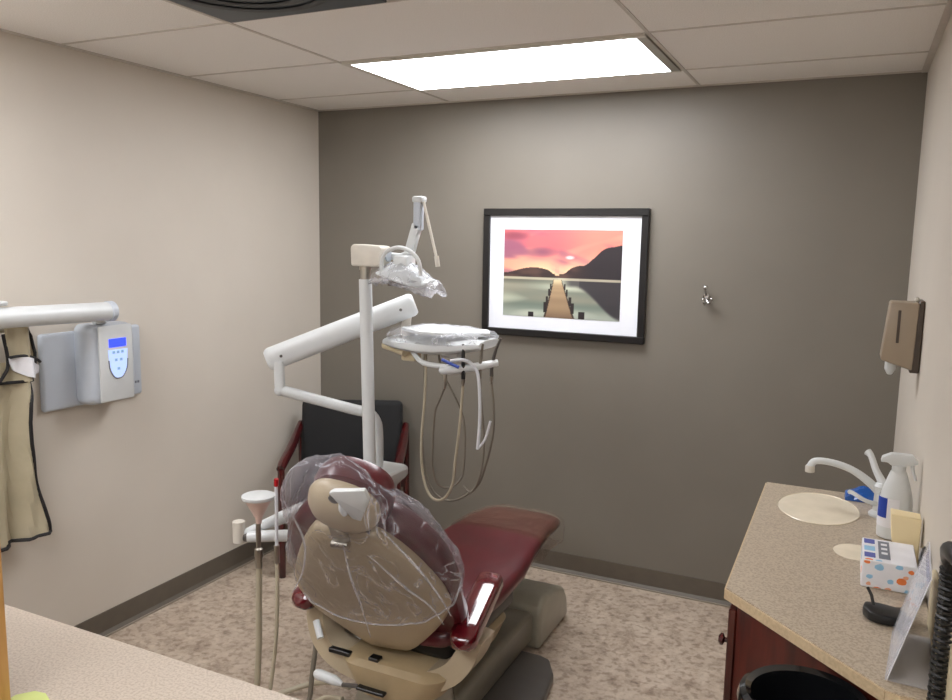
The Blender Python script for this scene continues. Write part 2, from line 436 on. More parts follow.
for i in range(4): lg.box(.0275, .029, -1.345+i*.014, -1.335+i*.014, 1.035, 1.045)
lg.build('maker_mark', M['printg'], t)
MB().lathe([(.018, 0), (.018, .02), (.026, .022), (.026, .03), (.016, .032), (.016, .05)], (.085, -1.52, 1.285), n=20).build('pivot', M['white'], t)
ar = MB(); ar.tube([(.135, -2.75, 1.378), (.14, -1.53, 1.356)], .036, 24)
arm = ar.build('arm', M['white'], t)
MB().lathe([(.036, 0), (.039, .004), (.039, .026), (.03, .032)], (.14, -1.532, 1.356), (0, 1, 0), 24).build('end_cap', M['grey'], arm)
b = MB(); b.box(.11, .16, -2.06, -1.93, 1.405, 1.420, .005, 2); b.build('release_tab', M['white'], arm)
MB().box(.12, .155, -1.99, -1.97, 1.419, 1.425, .002, 1).build('button', M['black'], arm)
MB().box(.001, .12, -2.78, -2.66, 1.30, 1.44, .01, 2).build('wall_bracket', M['grey'], t)

# ------------------------------------------------------------------ lead apron hanging below the arm
t = thing('lead_apron', 'olive lead apron with black binding hanging beneath the white arm', 'apron', (.07, -1.95, .53))
def fold(y, z): return .066+.024*math.sin(y*38+z*2.2)+.014*math.sin(y*83-z*3)+.006*noise.noise(Vector((y*8, z*6, 0)))
def sheet(rows, xoff=0, nn=26, th=.006):
    """rows: (z, yLeft, yRight) top to bottom"""
    m = MB(); A = []
    for z, yl, yr in rows:
        A.append([V(fold(yl+(yr-yl)*i/nn, z)+xoff, yl+(yr-yl)*i/nn, z) for i in range(nn+1)])
    fine = []
    for i in range(len(A)-1):
        for q in range(4):
            r_ = []
            for a, b in zip(A[i], A[i+1]):
                p = a.lerp(b, q/4); r_.append(V(fold(p.y, p.z)+xoff, p.y, p.z))
            fine.append(r_)
    fine.append(A[-1])
    rings = [r_+[p-V(th, 0, 0) for p in reversed(r_)] for r_ in fine]
    m.loft(rings, True); return m, fine
rowsb = [(1.20, -2.16, -1.815), (1.15, -2.17, -1.79), (1.10, -2.18, -1.815), (1.05, -2.2, -1.832), (.98, -2.22, -1.838), (.9, -2.24, -1.835), (.8, -2.25, -1.82), (.7, -2.26, -1.80), (.62, -2.27, -1.785), (.555, -2.28, -1.768)]
rowsb = [(z, a, b) for z, a, b in rowsb]
m, fine = sheet(rowsb)
body = m.build('body', M['apron'], t)
tr = MB()
tr.tube([r_[-1] for r_ in fine], .0065, 8)
tr.tube([V(fold(y, .548)+.002, y, .553-.05*(max(0, -1.77-y)) ) for y in [-1.768-.512*i/30 for i in range(31)]], .0065, 8)
tr.tube([(.075, -1.90, 1.30), (.085, -1.895, 1.20), (.085, -1.92, 1.15), (.08, -1.99, 1.07), (.078, -2.1, 1.03)], .006, 8, 6)
tr.build('binding', M['trim'], t)
# shoulder strap over the arm and bare lining
rs = [(1.325, -1.90, -1.80), (1.28, -1.895, -1.778), (1.22, -1.895, -1.772), (1.16, -1.9, -1.775), (1.13, -1.92, -1.79)]
m, f2 = sheet(rs, .012, 14); st = m.build('shoulder_flap', M['apron'], t)
tr = MB(); tr.tube([r_[-1] for r_ in f2]+[f2[-1][-4], f2[-1][-8], f2[-1][0]], .006, 8); tr.build('binding', M['trim'], st)
m, f3 = sheet([(1.218, -1.898, -1.845), (1.20, -1.895, -1.80), (1.175, -1.885, -1.772), (1.15, -1.85, -1.775), (1.14, -1.82, -1.79)], .03, 14)
m.build('collar_lining', M['paper'], t)
tr = MB(); tr.tube([(.105, -1.90, 1.222), (.106, -1.85, 1.222), (.104, -1.81, 1.209), (.100, -1.785, 1.192)], .005, 8, 5); tr.build('collar_binding', M['trim'], t)
h = MB(); h.tube([(.002, -1.9, 1.33), (.05, -1.9, 1.33), (.06, -1.9, 1.345)], .006, 8); h.tube([(.05, -2.2, 1.31), (.05, -1.8, 1.31)], .008, 8)
h.build('hanger', M['steel'], t)

# ------------------------------------------------------------------ pale counter in the left foreground
t = thing('counter_cabinet', 'pale speckled counter with low cabinet in the left foreground', 'counter', (1.5, -3.0, 0))
MB().box(.72, 2.16, -3.28, -2.742, .91, .95, .004, 2).build('worktop', M['speck2'], t)
MB().box(.75, 2.13, -3.26, -2.78, 0, .909, .003, 1).build('body', M['cherry'], t)
t = thing('desk_shelf', 'honey oak shelf unit standing on the pale foreground counter', 'shelf', (1.3, -3.1, .95))
b = MB(); b.box(1.602, 1.628, -3.26, -2.957, .951, 1.32, .002, 1); b.build('side_panel', M['oak'], t)
MB().box(1.0, 1.024, -3.26, -2.955, .951, 1.32, .002, 1).build('side_panel', M['oak'], t)
MB().box(1.025, 1.601, -3.26, -2.957, 1.29, 1.314).build('top', M['oak'], t)
MB().box(1.025, 1.601, -3.26, -3.248, .952, 1.289).build('back_panel', M['oak'], t)
b = MB(); pts = [(1.632, -3.08), (1.70, -3.08), (1.70, -2.935), (1.672, -2.925), (1.64, -2.912), (1.62, -2.915), (1.604, -2.935), (1.606, -2.952), (1.632, -2.952)]
b.prism([(x, y, .9505) for x, y in pts], (0, 0, .004))
tag(b.build('sticky_note', M['lime']), 'lime green paper note at the bottom left on the pale counter', 'paper')

# ------------------------------------------------------------------ right counter with sink
t = thing('sink_cabinet', 'cherry wood cabinet under the speckled sink counter', 'cabinet', (2.7, -1.5, 0))
ol = [(W-.004, -.95), (2.515, -.95), (2.515, -1.84), (2.82, -2.095), (W-.004, -2.095)]
MB().prism([(x, y, .0) for x, y in ol], (0, 0, .844), .003, 1).build('body', M['cherry'], t)
for i, (a, b_) in enumerate(((-1.84, -1.41), (-1.39, -.96))):
    d = MB().box(2.497, 2.5145, a, b_, .12, .82, .003, 1).build('door', M['cherry'], t)
    hy = a+.05 if i == 0 else b_-.05
    MB().lathe([(.006, 0), (.006, .01), (.014, .014), (.014, .02), (.008, .024)], (2.497, hy, .72), (-1, 0, 0), 12).build('knob', M['cherrydk'], d)
# worktop with holes
ct = MB()
poly = [(W-.002, -.925), (2.489, -.925), (2.489, -1.841), (2.806, -2.145), (2.83, -2.152), (W-.002, -2.152)]
def ell(cx_, cy, a, b_, n): return [(cx_+a*math.cos(2*PI*i/n), cy+b_*math.sin(2*PI*i/n)) for i in range(n)]
from mathutils.geometry import tessellate_polygon
SINK = (2.654, -1.135, .112, .152); HOLE = (2.752, -1.462, .05, .058)
hs = ell(*SINK, 40); hh = ell(*HOLE, 28)
ztop, zbot = .87, .845
loops = [poly, hs[::-1], hh[::-1]]
flat = [p for l in loops for p in l]
tris = tessellate_polygon([[V(x, y, 0) for x, y in l] for l in loops])
for z in (ztop, zbot):
    vv = [ct.bm.verts.new((x, y, z)) for x, y in flat]
    for a in tris:
        ct.bm.faces.new([vv[i] for i in a])
    if z == ztop: top = vv
    else:
        i0 = 0
        for l in loops:
            n = len(l)
            for i in range(n):
                a, c = i0+i, i0+(i+1) % n
                ct.bm.faces.new((top[a], top[c], vv[c], vv[a]))
            i0 += n
cto = thing('countertop', 'speckled stone-look countertop with a clipped corner and round sink', 'countertop', (2.7, -1.5, .83))
ct.build('slab', M['speck'], cto)
ed = MB()
for (a, b_) in zip(poly[1:-1], poly[2:]):
    d = V(b_[0]-a[0], b_[1]-a[1], 0); nrm = V(d.y, -d.x, 0).normalized()
    if nrm.dot(V(a[0]-2.75, a[1]+1.5, 0)) < 0: nrm = -nrm
    A, B = V(a[0], a[1], zbot), V(b_[0], b_[1], zbot)
    ed.prism([A-nrm*.001, B-nrm*.001, B+nrm*.004, A+nrm*.004], (0, 0, .0225))
ed.build('front_edge', M['edge'], cto)
sk = MB(); prof = [(1.015, .0015), (1.0, .003), (.985, .0), (.95, -.03), (.85, -.08), (.6, -.115), (.15, -.125), (.14, -.128)]
sk.loft([[V(SINK[0]+SINK[2]*r*math.cos(2*PI*i/48), SINK[1]+SINK[3]*r*math.sin(2*PI*i/48), ztop+h) for i in range(48)] for r, h in prof])
bowl = sk.build('sink_bowl', M['sink'], cto)
MB().lathe([(.018, 0), (.02, .002), (.012, .003)], (SINK[0], SINK[1], ztop-.124), n=18).build('drain', M['chrome'], bowl)
sk = MB(); sk.loft([[V(HOLE[0]+HOLE[2]*r*math.cos(2*PI*i/36), HOLE[1]+HOLE[3]*r*math.sin(2*PI*i/36), ztop+h) for i in range(36)] for r, h in ((.99, .0), (.97, -.035), (.9, -.08), (.85, -.12), (.1, -.121))], True)
sk.build('waste_chute', M['sink'], cto)

# faucet
t = thing('faucet', 'white faucet with long arched spout beside the oval sink', 'faucet', (2.815, -1.13, .87))
f = MB(); f.lathe([(.034, .001), (.034, .008), (.024, .018), (.022, .07), (.026, .09), (.018, .10)], (2.822, -1.12, .87), n=20); f.build('body', M['white'], t)
f = MB(); f.tube([(2.822, -1.12, .93), (2.785, -1.115, .965), (2.735, -1.11, .995), (2.68, -1.105, 1.008), (2.635, -1.10, 1.005), (2.622, -1.10, .985)], [.013, .012, .0105, .01, .010, .012], 12, 5)
sp = f.build('spout', M['white'], t)
MB().lathe([(.012, 0), (.0135, -.003), (.0135, -.02), (.009, -.021)], (2.622, -1.10, .99), n=14).build('aerator', M['whitew'], sp)
f = MB(); f.tube([(2.822, -1.12, .965), (2.80, -1.10, 1.0), (2.785, -1.08, 1.035), (2.775, -1.07, 1.045)], [.013, .010, .009, .012], 12, 5); f.build('lever', M['white'], t)
f = MB(); f.tube([(2.82, -1.13, .905), (2.78, -1.14, .915), (2.745, -1.13, .93), (2.735, -1.12, .93)], [.008, .006, .006, .007], 10, 4); f.build('side_lever', M['white'], t)

# spray bottle
bx, by = 2.846, -1.30
t = thing('spray_bottle', 'white spray bottle with blue label on the sink counter', 'bottle', (bx, by, .87))
MB().lathe([(.030, .0005), (.036, .004), (.037, .02), (.036, .10), (.033, .125), (.027, .15), (.021, .172), (.017, .185)], (bx, by, .87), n=26, sx=1.12, sy=.9).build('body', M['white'], t)
lb = MB(); n = 12
A = [math.radians(150+i*(130)/n) for i in range(n+1)]
lb.loft([[V(bx+.0376*1.12*math.cos(a), by+.0376*.9*math.sin(a), z) for a in A] for z in (.905, .985)], False, False); lb.build('label', M['paper'], t)
A = [math.radians(192+i*(48)/n) for i in range(n+1)]
lb = MB(); lb.loft([[V(bx+.0382*1.12*math.cos(a), by+.0382*.9*math.sin(a), z) for a in A] for z in (.93, .985)], False, False); lb.build('label_patch', M['bluelab'], t)
hd = MB(); hd.lathe([(.017, .178), (.017, .20), (.013, .205)], (bx, by, .87), n=18)
hd.prism([(bx-.045, by-.012, 1.078), (bx-.042, by-.012, 1.092), (bx-.02, by-.012, 1.104), (bx+.03, by-.012, 1.104), (bx+.044, by-.012, 1.088), (bx+.042, by-.012, 1.080), (bx+.015, by-.012, 1.072), (bx-.018, by-.012, 1.07), (bx-.028, by-.012, 1.078)], (0, .024, 0), .003, 2)
hd.build('sprayer_head', M['white'], t)
tg = MB(); tg.tube([(bx+.03, by, 1.078), (bx+.034, by, 1.06), (bx+.042, by, 1.035)], [.005, .004, .003], 8, 4); tg.build('trigger', M['white'], t)

# blue crumpled wrapper behind the faucet
b = MB(); n = 9; rows = []
for i in range(n+1):
    rows.append([])
    for j in range(n+1):
        x = 2.725+.115*i/n; y = -1.01+.075*j/n
        rows[-1].append(V(x+.006*noise.noise(V(i*.9, j*.8, 3)), y, .8725+.030*math.sin(PI*i/n)*math.sin(PI*j/n)+.014*max(-.4, noise.noise(V(i*.7, j*.9, 0)))+.008))
b.loft(rows+[], False, False)
bot = [[V(p.x, p.y, .871) for p in r_] for r_ in rows]; b.loft(bot, False, False)
for seq in (lambda g: g[0], lambda g: g[-1], lambda g: [r_[0] for r_ in g], lambda g: [r_[-1] for r_ in g]):
    b.loft([seq(rows), seq(bot)], False, False)
bmesh.ops.remove_doubles(b.bm, verts=b.bm.verts[:], dist=.0001)
tag(b.build('wrapper', M['blue'], ang=20), 'crumpled bright blue wrapper at the back of the sink counter', 'wrapper')

# tissue box
t = thing('tissue_box', 'patterned orange and blue tissue box on the sink counter', 'box', (2.822, -1.61, .87))
tx0, tx1, ty0, ty1, tz1 = 2.766, 2.878, -1.685, -1.53, .936
MB().box(tx0, tx1, ty0, ty1, .8705, tz1, .002, 1).build('carton', M['paper'], t)
def blob(cx_, cz, r, plane, seed):
    pts = []
    for i in range(9):
        a = 2*PI*i/9; q = r*(.75+.5*abs(noise.noise(V(i*1.7, seed, 0))))
        x, z = cx_+q*math.cos(a), cz+q*.8*math.sin(a)
        if plane == 'f':
            x = min(max(x, tx0+.002), tx1-.002); z = min(max(z, .8725), tz1-.002); pts.append(V(x, ty0-.0006, z))
        elif plane == 's':
            x = min(max(x, ty0+.002), ty1-.002); z = min(max(z, .8725), tz1-.002); pts.append(V(tx0-.0006, x, z))
        else:
            x = min(max(x, tx0+.002), tx1-.002); z = min(max(z, ty0+.002), ty1-.002); pts.append(V(x, z, tz1+.0004))
    return pts
def spots(name, m, lst):
    for i, (p, a, c, r) in enumerate(lst):
        if p != 't': c -= .008
        else: c += .02
        P_ = blob(a, c, r, p, i*3.1+len(name)); MB().prism(P_, {'f': (0, .0004, 0), 's': (.0004, 0, 0), 't': (0, 0, -.0003)}[p]).build(name, m, t)
spots('orange_flower', M['orange'], [('f', 2.776, .94, .008), ('f', 2.848, .905, .013), ('f', 2.80, .876, .011), ('f', 2.866, .93, .007), ('s', -1.66, .91, .012), ('t', 2.78, -1.70, .01)])
spots('blue_flower', M['sky'], [('f', 2.802, .93, .012), ('f', 2.826, .90, .008), ('f', 2.783, .905, .008), ('f', 2.862, .882, .008), ('f', 2.842, .938, .008), ('s', -1.62, .93, .012), ('t', 2.80, -1.70, .008)])
spots('peach_flower', M['peach'], [('f', 2.823, .88, .009), ('f', 2.782, .888, .006), ('f', 2.856, .915, .007)])
for y_ in (-1.57, -1.62, -1.665): MB().box(2.770, 2.793, y_, y_+.03, tz1+.0003, tz1+.001).build('blue_lettering', M['sky'] if y_ == -1.62 else M['printb'], t)
b = MB(); b.box(2.800, 2.824, -1.665, -1.545, tz1+.0003, tz1+.001); b.build('opening', M['printg'], t)
for yy in (-1.575, -1.605, -1.635): MB().box(2.806, 2.819, yy, yy+.013, tz1+.001, tz1+.0015).build('lettering', M['paper'], t)

# manila card pack standing by the wall
b = MB()
b.prism([(2.845, -1.50, .871), (2.893, -1.50, .871), (2.893, -1.50, .992), (2.826, -1.50, .996), (2.832, -1.50, .93)], (0, .05, 0), .002, 1)
tag(b.build('card_pack', M['envel']), 'cream manila card pack standing between spray bottle and tissue box', 'paper')

# black band of a magnifier / mirror standing beside the tissue box
b = MB(); cy, cz = -1.69, .928
pts = [V(2.888, cy+.05*math.cos(a), cz+.055*math.sin(a)) for a in [2*PI*i/36 for i in range(37)]]
b.tube(pts, .006, 8)
tag(b.build('headband', M['blackgl']), 'black loop shaped band leaning on the wall behind the tissue box', 'headband')

# safety glasses / black clip
t = thing('black_clip', 'small black clip with two prongs lying on the counter', 'clip', (2.81, -1.850, .87))
b = MB(); b.prism([(2.768, -1.850, .872), (2.772, -1.820, .872), (2.80, -1.815, .872), (2.83, -1.822, .872), (2.86, -1.810, .872), (2.862, -1.850, .872), (2.85, -1.880, .872), (2.80, -1.885, .872), (2.78, -1.875, .872)], (0, 0, .022), .006, 2)
b.build('body', M['black'], t)
b = MB(); b.tube([(2.79, -1.840, .89), (2.785, -1.815, .905), (2.777, -1.800, .915)], .0035, 8); b.build('prong', M['black'], t)
b = MB(); b.tube([(2.84, -1.835, .89), (2.855, -1.815, .905), (2.862, -1.805, .915)], .0035, 8); b.build('prong', M['black'], t)

# acrylic sign holder with sheet
t = thing('sign_holder', 'clear acrylic stand holding a printed white sheet beside the wall', 'sign holder', (2.84, -2.0, .87))
A = V(2.806, -2.115, .872); B = V(2.826, -1.90, .872); C_ = V(2.868, -1.905, 1.06); D = V(2.868, -2.045, 1.06)
D = V(2.866, -2.06, 1.055); C_ = V(2.878, -1.85, 1.055)
nrm = (B-A).cross(D-A).normalized()
if nrm.x > 0: nrm = -nrm
MB().prism([A, B, C_, D], nrm*.0022).build('front_pane', M['acrylic'], t)
MB().prism([A-nrm*.0012, B-nrm*.0012, C_-nrm*.0012, D-nrm*.0012], -nrm*.0008).build('sheet', M['paper'], t)
def onsheet(u, v, off=.0025): return A+(B-A)*u*(1-v)+(C_-D)*u*v+(D-A)*v+nrm*off
def patch(name, u0, u1, v0, v1, m):
    MB().prism([onsheet(u0, v0, -.0010), onsheet(u1, v0, -.0010), onsheet(u1, v1, -.0010), onsheet(u0, v1, -.0010)], nrm*.0004).build(name, m, t)
patch('photo_print', .25, .7, .42, .62, M['printg']); patch('heading_print', .1, .85, .90, .97, M['printb'])
b = MB()
for v in (.70, .74, .78, .82): b.prism([onsheet(.15, v, -.0010), onsheet(.8, v, -.0010), onsheet(.8, v+.012, -.0010), onsheet(.15, v+.012, -.0010)], nrm*.0004)
b.build('text_lines', M['printg'], t)
MB().prism([A+V(.003, 0, 0), V(2.895, -2.12, .872), V(2.895, -1.90, .872), B+V(.003, 0, 0)], (0, 0, .002)).build('foot', M['acrylic'], t)

# wall phone
t = thing('wall_phone', 'cream wall phone with black handset and coiled cord', 'phone', (W, -2.2, .9))
MB().box(2.890, W-.001, -2.34, -1.83, .873, .992, .003, 1).build('wall_plate', M['cream'], t)
MB().box(2.890, W-.001, -2.44, -2.20, .993, 1.24, .003, 1).build('body', M['cream'], t)
hs_ = MB(); hs_.tube([(2.874, -2.20, 1.145), (2.868, -2.26, 1.18), (2.868, -2.34, 1.20), (2.876, -2.40, 1.20)], [.012, .015, .015, .012], 12, 4)
hs_.ball((2.876, -2.20, 1.145), .021, (.55, 1, 1.1)); hs_.ball((2.878, -2.41, 1.20), .021, (.55, 1, 1.1)); hs_.build('handset', M['black'], t)
cd = MB(); pts = []
base_ = catmull([V(2.876, -2.20, 1.13), V(2.878, -2.19, 1.06), V(2.878, -2.18, .96), V(2.878, -2.19, .86), V(2.876, -2.22, .76), V(2.874, -2.26, .72)], 44)
for i, p in enumerate(base_):
    a = i*2*PI/4.5; pts.append(p+V(math.cos(a)*.012, math.sin(a)*.012, 0))
pts2 = catmull(pts, 2); cd.tube(pts2, .0032, 5); cd.build('coiled_cord', M['black'], t)

# soap dispenser on right wall
t = thing('soap_dispenser', 'taupe soap dispenser with vertical slot on the right wall', 'dispenser', (W, -.93, 1.28))
b = MB(); b.prism([(2.791, -.93, 1.305), (2.806, -.93, 1.484), (2.885, -.93, 1.484), (2.88, -.93, 1.277)], (0, .11, 0), .006, 2); b.build('cover', M['disp'], t)
b = MB(); b.prism([(2.872, -.925, 1.27), (2.884, -.925, 1.49), (W-.001, -.925, 1.49), (W-.001, -.925, 1.27)], (0, .10, 0), .003, 1); b.build('back_plate', M['dispdk'], t)
MB().box(2.829, 2.837, -.9325, -.928, 1.36, 1.46, .001, 1).build('sight_slot', M['dispdk'], t)
MB().lathe([(.016, .02), (.016, -.012), (.008, -.028), (.005, -.03)], (2.822, -.88, 1.285), n=16).build('nozzle', M['white'], t)
MB().ball((2.878, -.89, 1.492), .008).build('lock', M['whitew'], t)

# waste bin under the clipped corner
t = thing('waste_bin', 'round glossy black waste bin below the clipped counter corner', 'bin', (2.678, -2.142, 0))
MB().lathe([(.090, .0), (.094, .004), (.112, .76), (.118, .785), (.122, .80), (.118, .815), (.108, .822), (.098, .815), (.094, .79), (.085, .02), (.0, .018)], (2.678, -2.142, 0), n=44, caps=False).build('bucket', M['blackgl'], t)

# ------------------------------------------------------------------ guest chair in the corner
t = thing('guest_chair', 'black upholstered guest chair with red-brown wooden arms in the corner', 'chair', (.43, -.36, 0))
gx0, gx1 = .43-.28, .43+.28
b = MB(); b.box(gx0+.01, gx1-.02, -.24, -.14, .36, .80, .03, 4, Matrix.Rotation(math.radians(-9), 3, 'X')); b.build('backrest', M['blackfab'], t)
MB().box(gx0+.035, gx1-.035, -.62, -.18, .38, .46, .025, 4).build('seat', M['blackfab'], t)
for x in (gx0, gx1):
    sgn = 1 if x == gx1 else -1
    l = MB(); l.tube([(x, -.61, .0), (x, -.61, .3), (x, -.605, .54)], .017, 10); l.build('leg', M['cherrydk'], t)
    l = MB(); l.tube([(x, -.10, .0), (x, -.16, .42), (x, -.175, .66)], .017, 10); l.build('leg', M['cherrydk'], t)
    a = MB()
    a.tube([(x, -.615, .545), (x, -.55, .565), (x, -.38, .60), (x, -.24, .648), (x, -.175, .67)], [.02, .024, .024, .02, .018], 12, 4); a.build('armrest', M['cherrydk'], t)
b = MB(); b.box(gx0, gx1, -.62, -.60, .33, .38, .004, 1); b.build('seat_rail', M['cherrydk'], t)
MB().box(gx0, gx1, -.18, -.16, .33, .38, .004, 1).build('seat_rail', M['cherrydk'], t)
t.rotation_euler = (0, 0, math.radians(25))

# ------------------------------------------------------------------ dental chair
O = V(1.47, -1.62, .34)
a9, r33 = math.radians(9), math.radians(33)
AX = V(-math.sin(a9), math.cos(a9), 0); SX = V(math.cos(a9), math.sin(a9), 0)
TT = -AX*math.sin(r33)+V(0, 0, 1)*math.cos(r33); NN = SX.cross(TT)
def BK(u, v, w=0): return O+SX*u+TT*v+NN*w
dc = thing('dental_chair', 'burgundy dental chair with tan shell back on a taupe base', 'dental chair', (1.47, -1.3, 0))
# base
b = MB()
pl = [(1.56, -1.5), (1.80, -1.5), (1.815, -1.15), (1.79, -.99), (1.74, -.90), (1.70, -.885), (1.28, -.885), (1.22, -1.0), (1.22, -1.5)]
b.prism([(x, y, .002) for x, y in pl], (0, 0, .04), .012, 3); b.build('foot_plate', M['dkgrey'], dc)
b = MB(); prof = [(-1.56, .04), (-1.56, .10), (-1.45, .155), (-1.2, .175), (-.95, .175), (-.80, .17), (-.79, .04)]
b.prism([(1.30, y, z) for y, z in prof], (.33, 0, 0), .02, 3); b.build('lift_cover', M['olive'], dc)
b = MB(); prof = [(-.80, .003), (-.80, .165), (-.775, .20), (-.72, .215), (-.60, .20), (-.50, .16), (-.455, .10), (-.44, .003)]
b.prism([(1.26, y, z) for y, z in prof], (.40, 0, 0), .022, 4); b.build('front_cover', M['pad'], dc)
# lift column and housings
b = MB(); b.lathe([(.17, .045), (.165, .12), (.14, .20), (.13, .26)], (1.46, -1.52, 0), n=28, sx=1.1, sy=.85); b.build('column', M['pad'], dc)
b = MB()
def ringz(z, x0, x1, y0, y1, r, n=6):
    pts = []
    for (cx_, cy, a0) in ((x1-r, y1-r, 0), (x0+r, y1-r, 90), (x0+r, y0+r, 180), (x1-r, y0+r, 270)):
        for i in range(n+1):
            a = math.radians(a0+90*i/n); pts.append(V(cx_+r*math.cos(a), cy+r*math.sin(a), z))
    return pts
b.loft([ringz(.235, 1.36, 1.62, -1.70, -1.20, .08), ringz(.215, 1.40, 1.58, -1.66, -1.22, .08)][::-1] + [ringz(.27, 1.34, 1.66, -1.71, -1.18, .08), ringz(.33, 1.31, 1.68, -1.71, -1.15, .07), ringz(.345, 1.33, 1.66, -1.69, -1.15, .06)])
b.build('lift_housing', M['tan2'], dc)
# curved tan yoke carrying the arms
yk = MB(); ring = []
yp = [(1.165, -1.60, .46), (1.175, -1.62, .40), (1.215, -1.64, .335), (1.30, -1.655, .295), (1.45, -1.66, .285), (1.60, -1.655, .305), (1.685, -1.64, .345), (1.725, -1.62, .40), (1.738, -1.60, .45)]
yp = catmull([V(*p) for p in yp], 5)
for i, p in enumerate(yp):
    d = (yp[min(i+1, len(yp)-1)]-yp[max(i-1, 0)]).normalized(); nrm = V(-d.z, 0, d.x).normalized()
    hh2 = .034; ring.append([p+nrm*hh2+V(0, -.012, 0), p-nrm*hh2+V(0, -.012, 0), p-nrm*hh2+V(0, .09, 0), p+nrm*hh2+V(0, .09, 0)])
yk.loft(ring); bmesh.ops.recalc_face_normals(yk.bm, faces=yk.bm.faces[:])
bmesh.ops.bevel(yk.bm, geom=[e for e in yk.bm.edges], offset=.004, segments=1, affect='EDGES') if False else None
yk.build('arm_yoke', M['tan'], dc)
for a_ in ((1.27, 1.35, -1.69, -1.67, .335, .350), (1.40, 1.50, -1.73, -1.70, .262, .272), (1.42, 1.455, -1.69, -1.66, .335, .355)): MB().box(*a_, .002, 1).build('slot', M['black'], dc)
b = MB(); b.tube([(1.205, -1.665, .415), (1.24, -1.69, .375)], .011, 10); b.build('hinge_pin', M['white'], dc)
b = MB(); b.box(1.25, 1.68, -1.60, -1.12, .345, .43, .03, 3); b.build('seat_frame', M['black'], dc)
# seat cushion
def cush(secs, name, m, n=28, p=3.2):
    b = MB(); rings = []
    for (y, cx_, hw, zt, th) in secs:
        rings.append([V(cx_+hw*math.copysign(abs(math.cos(a))**(2/p), math.cos(a)), y, zt-th/2+th/2*math.copysign(abs(math.sin(a))**(2/p), math.sin(a)) - (.012 if False else 0)) for a in [2*PI*i/n for i in range(n)]])
    b.loft(rings); return b.build(name, m, dc, ang=60)
cush([(-1.66, 1.47, .16, .46, .04), (-1.64, 1.47, .21, .485, .075), (-1.58, 1.47, .235, .50, .09), (-1.3, 1.475, .235, .495, .09), (-1.1, 1.48, .225, .497, .085), (-.95, 1.482, .205, .51, .075), (-.88, 1.484, .198, .515, .07)], 'seat', M['burg'])
cush([(-.881, 1.484, .196, .514, .068), (-.75, 1.487, .182, .52, .07), (-.64, 1.49, .172, .512, .07), (-.57, 1.49, .162, .50, .065), (-.545, 1.49, .15, .487, .045), (-.538, 1.49, .13, .478, .02)], 'footrest', M['burgfoot'])
b = MB(); b.prism([(1.38, -1.0, .42), (1.38, -.70, .447), (1.38, -.70, .46), (1.38, -1.0, .45)], (.2, 0, 0), .003, 1); b.build('footrest_support', M['tan2'], dc)
# clear cover on the footrest
b = MB(); rings = []
for (y, cx_, hw, zt, th) in [(-.86, 1.484, .206, .521, .085), (-.75, 1.487, .194, .527, .09), (-.64, 1.49, .186, .52, .10), (-.56, 1.49, .178, .508, .11), (-.525, 1.49, .168, .495, .10)]:
    n = 44
    rings.append([V(cx_+(hw+.006*noise.noise(V(i*.9, y*14, 1)))*math.copysign(abs(math.cos(a))**.6, math.cos(a)), y+.012*noise.noise(V(i*.7, y*9, 4)), zt-th/2+(th/2+.004*noise.noise(V(i, y*12, 6)))*math.copysign(abs(math.sin(a))**.6, math.sin(a)) - (.045*max(0, math.cos(a)) if math.sin(a) < -.2 else 0)) for i, a in enumerate([2*PI*i/n for i in range(n)])])
b.loft(rings, False)
vs_ = b.bm.verts[:]; 
fc = b.build('footrest_cover', M['film3'], None); tag(fc, 'clear plastic sleeve pulled over the brownish foot end of the chair', 'cover')
# backrest: shell and cushion
sh = [(-.100, .628), (-.06, .642), (.0, .645), (.06, .640), (.100, .622), (.165, .545), (.225, .42), (.238, .355), (.238, .315), (.205, .235), (.12, .105), (.075, .052), (.05, .04), (-.05, .04), (-.075, .052), (-.13, .115), (-.21, .22), (-.236, .31), (-.236, .35), (-.215, .43), (-.15, .56)]
sh = [(a, b_) for a, b_ in sh]
def scl(pts, s, c=(0, .36)): return [(c[0]+(a-c[0])*s, c[1]+(b_-c[1])*s) for a, b_ in pts]
b = MB(); rings = []
SP = catmull([V(a, b_, 0) for a, b_ in sh+[sh[0]]], 3)[:-1]
SP = [(p.x, p.y) for p in SP]
for s, w in ((.93, -.028), (1.0, -.03), (1.0, -.012), (.985, -.002), (.955, .006), (.80, .014), (.5, .020), (.2, .022)):
    rings.append([BK(a, v, w) for a, v in scl(SP, s)])
b.loft(rings); shell = b.build('back_shell', M['tan'], dc, ang=50)
for (u, v) in ((-.10, .545), (.065, .525), (.178, .33), (-.185, .40)):
    MB().lathe([(.007, 0), (.007, .003), (.003, .0035)], BK(u, v, .009), NN, 12).build('screw', M['tan2'], shell)
b = MB(); rings = []
CP = [(-.235, .13), (-.25, .25), (-.252, .38), (-.235, .50), (-.18, .60), (-.11, .665), (.0, .685), (.11, .665), (.18, .60), (.235, .50), (.252, .38), (.25, .25), (.235, .13), (.10, .09), (-.10, .09)]
CP = [(p.x, p.y) for p in catmull([V(a, c, 0) for a, c in CP+[CP[0]]], 3)[:-1]]
for s, w in ((.90, -.031), (.99, -.036), (1.02, -.06), (1.0, -.095), (.94, -.115), (.80, -.118), (.4, -.105)):
    rings.append([BK(a, v, w) for a, v in scl(CP, s)])
b.loft(rings); b.build('backrest', M['burg'], dc, ang=60)
